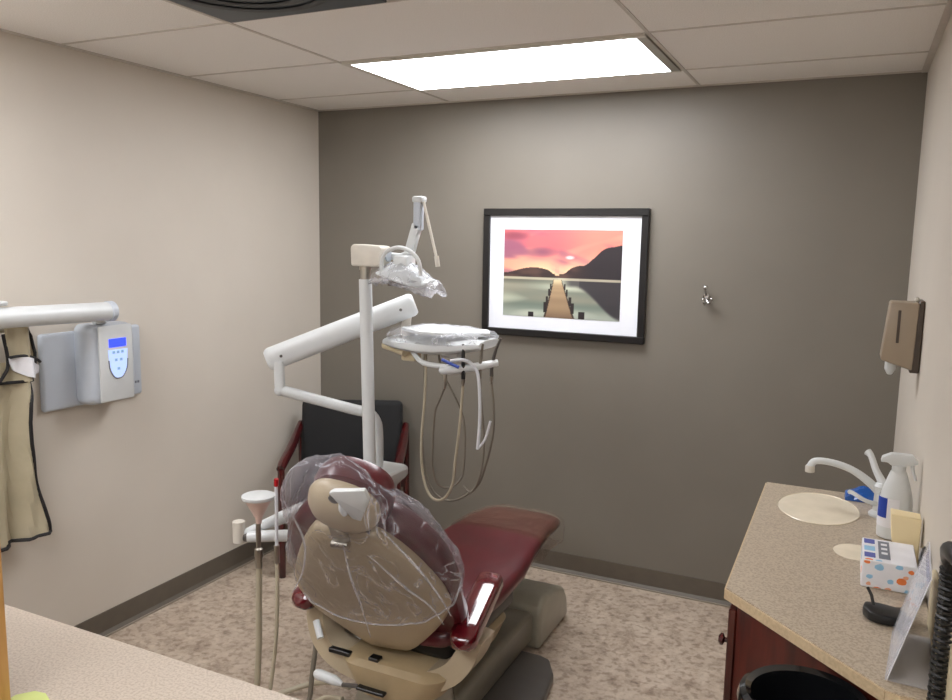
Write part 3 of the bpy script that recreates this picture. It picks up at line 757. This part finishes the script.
# headrest
hc = (.040, .748); tilt = math.radians(-18)
def HD(x, y, w): 
    return BK(hc[0]+x*math.cos(tilt)-y*math.sin(tilt), hc[1]+x*math.sin(tilt)+y*math.cos(tilt), w)
def disc(name, rx, ry, prof, m, off=(0, 0), p=2.4, n=36, par=None):
    b = MB(); rings = []
    for s, w in prof:
        rings.append([HD(off[0]+s*rx*math.copysign(abs(math.cos(a))**(2/p), math.cos(a)), off[1]+s*ry*math.copysign(abs(math.sin(a))**(2/p), math.sin(a)), w) for a in [2*PI*i/n for i in range(n)]])
    b.loft(rings); return b.build(name, m, par or dc, ang=50)
hr = disc('headrest', .106, .100, [(.85, -.012), (.97, -.016), (1.02, -.035), (1.0, -.065), (.92, -.085), (.7, -.092), (.3, -.085)], M['burg'])
disc('headrest_shell', .098, .090, [(.98, -.014), (1.0, -.006), (.96, .008), (.8, .026), (.5, .04), (.2, .045)], M['tan'], (-.012, -.008), par=hr)
b = MB(); b.lathe([(.016, 0), (.016, .016), (.010, .02)], HD(-.028, .055, .015), NN, 14); b.build('knob', M['dkgrey'], hr)
b = MB(); b.tube([HD(-.01, .07, .03), HD(.0, .05, .045), HD(.01, .035, .05)], [.006, .01, .006], 10, 4); b.build('lock_lever', M['white'], hr)
b = MB(); b.prism([BK(.046, .872, .05), BK(.06, .882, .05), BK(.146, .898, .05), BK(.150, .86, .05), BK(.106, .775, .05), BK(.085, .782, .05)], NN*.012, .003, 2); b.build('reflection_wedge', M['white'], hr)  # white wedge shaped to stand in for light reflected off the plastic bag
b = MB(); b.obox(BK(.03, .665, -.02), (.085, .075, .03), (SX, TT, NN), .006, 2); b.build('neck_bracket', M['black'], dc)
b = MB(); b.obox(BK(-.008, .645, .012), (.045, .085, .022), (SX, TT, NN), .008, 3); b.lathe([(.012, -.024), (.012, .024)], BK(-.008, .61, .026), SX, 12); b.build('neck_hinge', M['steel'], dc)
# armrests
def armrest(x, y0, z0, y1, z1, toward):
    A = V(x, y0, z0); B = V(x+toward, y1, z1); d = (B-A).normalized(); up = d.cross(V(1, 0, 0)).normalized()
    if up.z < 0: up = -up
    b = MB(); rings = []; sd = d.cross(up).normalized(); n = 24; L = (B-A).length
    for t_ in (0, .03, .10, .25, .5, .75, .92, .98, 1):
        k = math.sqrt(max(.02, 1-(max(0, .12-t_)/.12)**2))*math.sqrt(max(.02, 1-(max(0, t_-.9)/.1)**2))
        c = A.lerp(B, t_)
        rings.append([c+sd*.042*k*math.copysign(abs(math.cos(a))**.55, math.cos(a))+up*(.030*k)*math.copysign(abs(math.sin(a))**.45, math.sin(a)) for a in [2*PI*i/n for i in range(n)]])
    b.loft(rings); o = b.build('armrest', M['burgarm'], dc, ang=60)
    return o
armrest(1.748, -1.715, .478, -1.40, .572, -.035)
armrest(1.165, -1.715, .478, -1.40, .572, .035)
for x in (1.715, 1.20):
    b = MB(); b.tube([(x, -1.60, .43), (x, -1.585, .50), (x+(.02 if x > 1.5 else -.02), -1.57, .515)], .018, 12, 3); b.build('arm_bracket', M['tan'], dc)

# plastic bag over backrest and headrest (tube of film open at the hem)
b = MB()
LV = [((-.085, .872), (.06, .900), 0), ((-.105, .845), (.13, .835), .0), ((-.118, .78), (.19, .77), 0), ((-.145, .70), (.25, .71), -.01), ((-.19, .59), (.285, .615), -.03), ((-.222, .47), (.305, .53), -.06), ((-.236, .38), (.300, .45), -.10), ((-.240, .325), (.285, .405), -.115)]
n = 90; rings = []
Lc = catmull([V(a[0], a[1], d) for a, b_, d in LV], 4); Rc = catmull([V(b_[0], b_[1], d) for a, b_, d in LV], 4)
for k, (L_, R_) in enumerate(zip(Lc, Rc)):
    rg = []; q = k/(len(Lc)-1)
    wb = .05+.012*math.sin(PI*min(1, q*1.6)) if q < .5 else .05-.014*(q-.5)/.5
    wb += .028*math.exp(-((q-.27)/.16)**2)
    wf = -.10-.03*q
    if q < .12: wb = .035+.035*q/.12; wf = -.07-.03*q/.12
    for i in range(n):
        a = 2*PI*i/n; cs, sn = math.cos(a), math.sin(a)
        u = (L_.x+R_.x)/2+(R_.x-L_.x)/2*math.copysign(abs(cs)**.8, cs)
        tt = (math.copysign(abs(cs)**.8, cs)+1)/2
        v = L_.y+(R_.y-L_.y)*tt + L_.z*(1-cs*cs)
        w = (wb+wf)/2+(wb-wf)/2*math.copysign(abs(sn)**.6, sn)
        v += min(0, w-.0)*.42
        u += max(0, -w)*.0 - (max(0, cs)*max(0, -w)*.35)
        wrk = .011*noise.noise(V(u*26-v*9, v*7, w*6))+.009*(1-2*abs(noise.noise(V(u*30+v*8, v*6-u*9, 3))))*.7-.003+.004*noise.noise(V(u*70, v*26+u*30, 3))
        w += (abs(wrk) if sn > 0 else -abs(wrk)); u += wrk*.8*cs
        rg.append(BK(u, v, w))
    rings.append(rg)
tp = BK(.0, .892, -.02)
b.loft(rings, False)
cv = b.bm.verts.new(tp); b.bm.verts.ensure_lookup_table()
for i in range(n): b.bm.faces.new((b.bm.verts[i], b.bm.verts[(i+1) % n], cv))
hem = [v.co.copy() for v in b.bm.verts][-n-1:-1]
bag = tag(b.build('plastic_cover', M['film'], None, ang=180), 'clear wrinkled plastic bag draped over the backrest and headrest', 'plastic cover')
MB().tube(hem+[hem[0]], .0028, 8, caps=False).build('hem', M['filmfold'], bag)  # whiter film tube puts a bright highlight line on the hem
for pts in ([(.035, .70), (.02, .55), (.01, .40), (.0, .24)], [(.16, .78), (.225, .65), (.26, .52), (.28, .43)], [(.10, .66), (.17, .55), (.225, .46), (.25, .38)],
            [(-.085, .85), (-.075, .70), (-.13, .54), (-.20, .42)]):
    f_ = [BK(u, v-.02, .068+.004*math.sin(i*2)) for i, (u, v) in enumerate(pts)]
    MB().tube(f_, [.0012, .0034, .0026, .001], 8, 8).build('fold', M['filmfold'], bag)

# ------------------------------------------------------------------ cuspidor stand
t = thing('cuspidor_stand', 'white support pedestal with flat top shelf behind the dental chair', 'pedestal', (1.03, -1.02, 0))
b = MB()
b.loft([ringz(z, 1.015-hx, 1.015+hx*.95, -1.03-hy, -1.03+hy, rr_) for z, hx, hy, rr_ in ((.0, .10, .12, .03), (.45, .10, .12, .03), (.60, .07, .08, .03), (.66, .075, .09, .03), (.685, .095, .115, .035))]); b.build('body', M['white'], t)
b = MB(); b.loft([ringz(z, 1.015-hx, 1.015+hx*.95, -1.03-hy, -1.03+hy, rr_) for z, hx, hy, rr_ in ((.686, .10, .12, .04), (.70, .108, .128, .04), (.725, .108, .128, .04), (.733, .10, .12, .035))]); b.build('shelf', M['white'], t)

# ------------------------------------------------------------------ operating light on its pole
t = thing('dental_light', 'white overhead dental lamp on a tall straight pole', 'lamp', (1.03, -1.1, .733))
b = MB(); b.tube([(1.045, -1.10, .734), (1.025, -1.10, 1.495)], .0245, 22); b.build('pole', M['white'], t)
MB().lathe([(.019, 0), (.019, .05), (.023, .05), (.023, .065)], (1.025, -1.10, 1.480), n=18).build('collar', M['steel'], t)
b = MB(); b.prism([(.992, -1.15, 1.545), (.989, -1.15, 1.615), (1.0, -1.15, 1.627), (1.115, -1.15, 1.622), (1.125, -1.15, 1.612), (1.12, -1.15, 1.553), (1.105, -1.15, 1.545)], (0, .08, 0), .008, 3); box_ = b.build('arm_housing', M['whitew'], t)
MB().lathe([(.022, 0), (.022, .006), (.012, .008)], (1.124, -1.10, 1.585), (1, 0, 0), 16).build('cover_cap', M['grey'], box_)
b = MB(); b.tube([(1.12, -1.08, 1.585), (1.16, -1.06, 1.583), (1.19, -1.05, 1.60)], .014, 12, 4); b.build('link', M['white'], t)
b = MB(); b.obox(V(1.205, -1.05, 1.650), (.036, .03, .115), (V(.95, 0, -.30).normalized(), V(0, 1, 0), V(.30, 0, .95).normalized()), .006, 2); b.build('lower_arm', M['white'], t)
b = MB(); b.obox(V(1.226, -1.05, 1.735), (.034, .03, .11), (V(1, 0, 0), V(0, 1, 0), V(0, 0, 1)), .008, 2); b.build('upper_arm', M['grey'], t)
b = MB(); b.box(1.206, 1.252, -1.07, -1.03, 1.782, 1.806, .008, 2); b.build('arm_cap', M['white'], t)
b = MB(); b.tube([(1.246, -1.05, 1.79), (1.308, -1.055, 1.575)], .0055, 10); b.tube([(1.306, -1.055, 1.588), (1.312, -1.055, 1.55)], .009, 12); b.build('balance_rod', M['whitew'], t)
# lamp head: curved reflector shell
lh = MB(); n = 18; rings = []
for i in range(13):
    s_ = i/12; x = 1.115+.215*s_; zc = 1.522+.026*math.sin(PI*min(1, s_*1.15))-.03*s_
    hw = .04+.03*math.sin(PI*(.12+.76*s_)); th = .010+.020*math.sin(PI*s_)
    rings.append([V(x, -1.12+hw*math.cos(a), zc+th*math.sin(a)-.035*abs(math.cos(a))**2*math.sin(PI*s_)) for a in [2*PI*j/n for j in range(n)]])
lh.loft(rings); head = lh.build('lamp_head', M['white'], t)
b = MB(); b.box(1.175, 1.235, -1.15, -1.08, 1.535, 1.588, .008, 2); b.build('head_mount', M['white'], head)
b = MB(); b.box(1.165, 1.235, -1.17, -1.09, 1.477, 1.50, .005, 2); b.build('bulb_window', M['dispdk'], head)
b = MB(); b.tube([(1.135, -1.16, 1.525), (1.14, -1.165, 1.57), (1.165, -1.17, 1.603), (1.215, -1.17, 1.618), (1.265, -1.17, 1.603), (1.293, -1.165, 1.57), (1.30, -1.16, 1.52)], .0075, 10, 5); b.build('handle', M['white'], head)
b = MB(); rings = []
for i in range(15):
    s_ = i/14; x = 1.09+.265*s_; zc = 1.518+.028*math.sin(PI*min(1, s_*1.1))-.038*s_
    hw = .05+.03*math.sin(PI*(.1+.8*s_)); th = .014+.024*math.sin(PI*s_)
    rings.append([V(x+.008*noise.noise(V(j*.9, i*.8, 2)), -1.12+hw*math.cos(a), zc+th*math.sin(a)-.035*abs(math.cos(a))**2+.018*noise.noise(V(j*.8, i*.9, 0))) for j, a in enumerate([2*PI*j/30 for j in range(30)])])
b.loft(rings, False); tag(b.build('lamp_wrap', M['film2'], None, ang=180), 'crumpled clear plastic wrap around the overhead lamp head', 'plastic cover')

# ------------------------------------------------------------------ delivery unit
t = thing('delivery_unit', 'white articulated arm carrying a wrapped instrument tray', 'dental delivery arm', (1.02, -.98, .733))
b = MB(); b.tube([(1.012, -.99, .734), (1.012, -.99, .86), (1.005, -.995, .92), (.975, -1.01, .957), (.92, -1.045, .972), (.69, -1.20, 1.052)], .0215, 18, 6); b.build('lower_arm', M['white'], t)
b = MB(); b.tube([(.692, -1.20, 1.045), (.688, -1.20, 1.165)], .0205, 18); b.ball((.692, -1.2, 1.05), .023); b.build('elbow', M['white'], t)
A = V(.635, -1.205, 1.165); B = V(1.125, -.895, 1.395)
d = (B-A).normalized(); sd = d.cross(V(0, 0, 1)).normalized(); up = sd.cross(d)
b = MB(); rings = []; n = 28
for t_ in (0, .012, .03, .97, .988, 1):
    k = {0: .78, .012: .93, .03: 1, .97: 1, .988: .93, 1: .78}[t_]; c = A.lerp(B, t_)
    rings.append([c+sd*.038*k*math.copysign(abs(math.cos(a))**.8, math.cos(a))+up*.047*k*math.copysign(abs(math.sin(a))**.8, math.sin(a)) for a in [2*PI*i/n for i in range(n)]])
b.loft(rings); ua = b.build('upper_arm', M['white'], t)
for t_ in (.10, .90): MB().lathe([(.006, 0), (.006, .003)], A.lerp(B, t_)+sd*.037, sd, 10).build('screw', M['dkgrey'], ua)
b = MB(); b.tube([(1.10, -.905, 1.36), (1.09, -.905, 1.30), (1.10, -.905, 1.26)], [.016, .02, .03], 14, 3); b.build('tray_post', M['whitew'], t)
b = MB(); rings = []
for i in range(13):
    s_ = i/12; x = 1.035+.42*s_; hw = .13*math.sin(PI*(.18+.64*s_))**.5; zc = 1.245-.012*math.sin(PI*s_)+.01*s_; th = .016+.016*math.sin(PI*s_)**.6
    rings.append([V(x, -.90+hw*math.copysign(abs(math.cos(a))**.7, math.cos(a)), zc+th*math.copysign(abs(math.sin(a))**.7, math.sin(a))) for a in [2*PI*j/24 for j in range(24)]])
b.loft(rings); hd_ = b.build('tray_head', M['white'], t)
b = MB(); b.prism([(1.10, -.96, 1.292), (1.22, -1.03, 1.288), (1.32, -1.02, 1.288), (1.46, -.90, 1.285), (1.41, -.80, 1.285), (1.13, -.80, 1.292)], (0, 0, .014), .006, 2); b.build('tray_plate', M['white'], t)
b = MB(); b.tube([(1.005, -.93, 1.225), (1.12, -.96, 1.205)], .017, 14); b.build('handle', M['cream'], t)
b = MB(); b.box(1.08, 1.145, -.93, -.87, 1.165, 1.222, .008, 2); b.build('mount_block', M['cream'], t)
b = MB(); b.box(1.265, 1.335, -.93, -.89, 1.19, 1.232, .004, 1); b.tube([(1.16, -.97, 1.212), (1.235, -1.02, 1.18), (1.35, -1.03, 1.175)], .010, 10, 4); b.build('holder_bracket', M['white'], t)
b = MB(); b.tube([(1.318, -1.03, 1.160), (1.345, -1.03, 1.163), (1.42, -.98, 1.172), (1.502, -.92, 1.190)], [.014, .017, .017, .013], 14, 5); b.build('instrument_bar', M['white'], t)
# wrap over the tray
b = MB(); rings = []
for i in range(19):
    s_ = i/18; x = 1.055+.395*s_; hw = (.145*math.sin(PI*(.16+.68*s_))**.5); zc = 1.272; th = .030+.014*math.sin(PI*s_)
    rings.append([V(x+.006*noise.noise(V(j*.6, i, 2)), -.90+hw*math.cos(a), zc+th*math.sin(a)+.008*noise.noise(V(j*.7, i*.6, 0))) for j, a in enumerate([2*PI*j/34 for j in range(34)])])
b.loft(rings, False); tag(b.build('tray_wrap', M['film2'], None, ang=180), 'clear plastic film wrapped around the white instrument tray', 'plastic cover')

# handpieces hanging in the bar, each with its own hose
def handpiece(x, y, z, lean, hose_pts, label, body_m, hose_m, top=.075, r=.0055, hr=.0045):
    t = thing('dental_handpiece', label, 'dental tool', (x, y, z), 'handpieces on the instrument bar')
    b = MB(); b.tube([(x, y, z-.05), (x, y, z-.01), (x+lean*.5, y, z+top*.6), (x+lean, y, z+top)], [r*1.25, r*1.35, r, r*.7], 12, 4); b.build('body', body_m, t)
    b = MB(); b.tube([(x, y, z-.048), (x-.002, y, z-.075)], [r*1.5, r*.9], 10); b.build('collar', M['steel'], t)
    b = MB(); b.tube(hose_pts, hr, 8, 8); b.build('hose', hose_m, t)
Yh = -1.0
handpiece(1.335, -1.03, 1.165, .004, [(1.333, -1.03, 1.095), (1.305, -1.02, 1.04), (1.275, -1.0, .98), (1.262, -.99, .84), (1.258, -.98, .76), (1.27, -.97, .70), (1.30, -.95, .675), (1.345, -.93, .70), (1.36, -.91, .76), (1.35, -.90, .95), (1.26, -.90, 1.12), (1.235, -.90, 1.21)], 'grey dental handpiece, leftmost on the white instrument bar', M['steel'], M['hoseg'], .02)
handpiece(1.398, -1.005, 1.178, -.002, [(1.398, -1.005, 1.105), (1.385, -1.0, .96), (1.362, -.99, .80), (1.345, -.98, .70), (1.30, -.97, .635), (1.24, -.955, .63), (1.195, -.94, .70), (1.178, -.93, .83), (1.185, -.92, 1.0), (1.19, -.92, 1.12), (1.19, -.92, 1.222)], 'black topped dental handpiece, second from left on the instrument bar', M['black'], M['hose'], .085, .0065, .0055)
handpiece(1.448, -.965, 1.178, .012, [(1.448, -.965, 1.105), (1.455, -.95, .99), (1.46, -.94, .86), (1.44, -.93, .74), (1.40, -.92, .665), (1.36, -.91, .68)] , 'slim grey handpiece, second from right on the instrument bar', M['hoseg'], M['hoseg'], .085)
handpiece(1.482, -.93, 1.185, .035, [(1.482, -.93, 1.115), (1.492, -.925, 1.0), (1.487, -.92, .90), (1.455, -.91, .78), (1.41, -.90, .68), (1.31, -.90, .61), (1.23, -.90, .625), (1.185, -.90, .70), (1.165, -.90, .83), (1.172, -.90, 1.0), (1.175, -.90, 1.222)], 'dark handpiece leaning right at the right end of the bar', M['dkgrey'], M['hoseg'], .10)
t = thing('air_syringe', 'white tube with blue clip looping over the instrument bar', 'dental tool', (1.42, -1.0, 1.18))
b = MB(); b.tube([(1.36, -1.04, 1.20), (1.40, -1.02, 1.205), (1.43, -1.0, 1.19), (1.452, -.99, 1.15), (1.46, -.985, 1.05), (1.458, -.98, .95), (1.452, -.98, .86)], .0065, 10, 6); b.tube([(1.452, -.98, .861), (1.478, -.97, .90), (1.494, -.96, .97)], .005, 8, 4); b.build('tube', M['hosew'], t)
b = MB(); b.tube([(1.33, -1.05, 1.205), (1.365, -1.043, 1.19), (1.395, -1.035, 1.178)], .006, 8, 3); b.build('blue_clip', M['bluelab'], t)

# ------------------------------------------------------------------ assistant arm with cup funnel and suction
t = thing('assistant_arm', 'white two-tube assistant arm reaching left from behind the chair', 'dental arm', (.95, -1.5, .6))
b = MB(); b.tube([(.848, -1.62, .602), (.848, -1.62, .675)], .021, 18); b.build('end_cap', M['whitew'], t)
b = MB(); b.tube([(.858, -1.61, .618), (.885, -1.60, .622)], .018, 14); b.build('joint', M['dkgrey'], t)
b = MB(); b.tube([(.86, -1.612, .632), (.95, -1.50, .672), (1.06, -1.25, .72)], [.012, .024, .030], 16); b.build('upper_tube', M['white'], t)
b = MB(); b.tube([(.875, -1.605, .62), (1.0, -1.55, .628), (1.12, -1.50, .64)], .020, 16); b.build('lower_tube', M['white'], t)
b = MB(); b.tube([(1.06, -1.26, .719), (1.07, -1.15, .71)], .026, 14); b.tube([(1.12, -1.50, .64), (1.12, -1.30, .66), (1.09, -1.14, .66)], .02, 14, 4); b.build('arm_root', M['white'], t)
t = thing('funnel', 'white funnel cup on a beige hose at the end of the assistant arm', 'funnel', (.925, -1.66, .66))
fx, fy = .967, -1.655
MB().lathe([(.052, .795), (.0525, .790), (.046, .784), (.012, .72), (.009, .70), (.007, .70), (.006, .72), (.042, .785), (.047, .791)], (fx, fy, 0), n=32, caps=False).build('cone', M['conep'], t)
b = MB(); b.lathe([(.0525, .786), (.0545, .790), (.0545, .797), (.050, .799), (.0, .792)], (fx, fy, 0), n=32, caps=False); b.build('rim', M['white'], t)
MB().lathe([(.008, .705), (.009, .66), (.008, .615), (.014, .61), (.015, .585), (.011, .575), (.0115, .545), (.009, .54)], (fx-.003, fy, 0), n=16).build('valve', M['steel'], t)
b = MB(); b.tube([(fx-.003, fy, .545), (fx-.008, fy, .4), (fx-.012, fy, .25), (fx-.018, fy-.01, .08), (fx-.02, fy-.03, .02), (fx+.02, fy-.12, .013), (fx+.12, fy-.12, .013), (1.08, -1.72, .013)], .0105, 12, 6); b.build('hose', M['hose'], t)
t = thing('saliva_ejector', 'thin white suction tube with red tip beside the plastic cover', 'dental tool', (1.0, -1.66, .5))
sx_, sy_ = 1.080, -1.70
b = MB(); b.tube([(sx_, sy_, .86), (sx_-.002, sy_, .66)], .0055, 10); b.build('tube', M['hosew'], t)
b = MB(); b.tube([(sx_, sy_, .858), (sx_+.001, sy_, .882)], .0075, 10); b.build('tip', M['red'], t)
b = MB(); b.tube([(sx_-.002, sy_, .66), (sx_-.002, sy_, .60)], .009, 12); b.build('valve', M['steel'], t)
b = MB(); b.tube([(sx_-.002, sy_, .60), (sx_-.004, sy_, .45), (sx_-.016, sy_, .30), (sx_-.04, sy_, .15), (sx_-.05, sy_-.02, .03), (sx_+.0, sy_-.08, .010), (sx_+.08, sy_-.05, .010)], .0065, 10, 6); b.build('hose', M['hose'], t)

# hoses on the floor by the chair base
def fl(name, pts, r, label, m):
    tag(MB().tube(pts, r, 10, 8).build(name, m), label, 'hose', 'hoses by the chair base')
fl('floor_hose', [(1.22, -1.50, .10), (1.12, -1.46, .07), (1.02, -1.47, .04), (.93, -1.55, .013), (.88, -1.70, .013)], .0095, 'beige hose curving over the floor left of the chair base', M['hose'])
fl('floor_hose', [(1.16, -1.60, .33), (1.16, -1.63, .2), (1.15, -1.64, .1), (1.11, -1.66, .03), (1.04, -1.74, .012), (.98, -1.84, .012)], .0085, 'beige hose dropping straight down from the chair to the floor', M['hoseg'])
fl('floor_hose', [(1.24, -1.57, .10), (1.16, -1.57, .08), (1.12, -1.62, .04), (1.10, -1.72, .012), (1.13, -1.82, .012)], .0085, 'short beige hose bending beneath the white plug', M['hose'])
t = thing('foot_lever', 'white handled lever sticking out under the tan chair yoke', 'lever', (1.29, -1.70, .25))
b = MB(); b.tube([(1.225, -1.70, .255), (1.24, -1.70, .256), (1.30, -1.70, .252), (1.33, -1.70, .245)], [.010, .017, .016, .006], 12, 3); b.build('grip', M['white'], t)
b = MB(); b.tube([(1.33, -1.70, .245), (1.39, -1.69, .25)], .007, 8); b.build('rod', M['dkgrey'], t)

# ------------------------------------------------------------------ world, camera, view
w = bpy.data.worlds.new('World'); S.world = w; w.use_nodes = True
w.node_tree.nodes['Background'].inputs[0].default_value = lin((120, 112, 104)); w.node_tree.nodes['Background'].inputs[1].default_value = .02

cam = bpy.data.cameras.new('camera'); co = bpy.data.objects.new('camera', cam); COL.objects.link(co)
f, yaw, pitch, roll, cx_, cy_, cz_ = 793.9207, 0.4419, -0.1362, 0.0175, 2.7012, -3.65, 1.6452
cam.sensor_width = 36; cam.sensor_fit = 'HORIZONTAL'; cam.lens = f*36/952; cam.clip_start = .05
cyw, syw, cp, spp = math.cos(yaw), math.sin(yaw), math.cos(pitch), math.sin(pitch)
F = V(-syw*cp, cyw*cp, spp); R_ = V(cyw, syw, 0); U = R_.cross(F)
R2 = R_*math.cos(roll)+U*math.sin(roll); U2 = -R_*math.sin(roll)+U*math.cos(roll)
co.matrix_world = Matrix(((R2.x, U2.x, -F.x, cx_), (R2.y, U2.y, -F.y, cy_), (R2.z, U2.z, -F.z, cz_), (0, 0, 0, 1)))
S.camera = co
S.view_settings.view_transform = 'Standard'; S.view_settings.look = 'None'; S.view_settings.exposure = .28; S.view_settings.gamma = 1
S.view_settings.use_curve_mapping = False
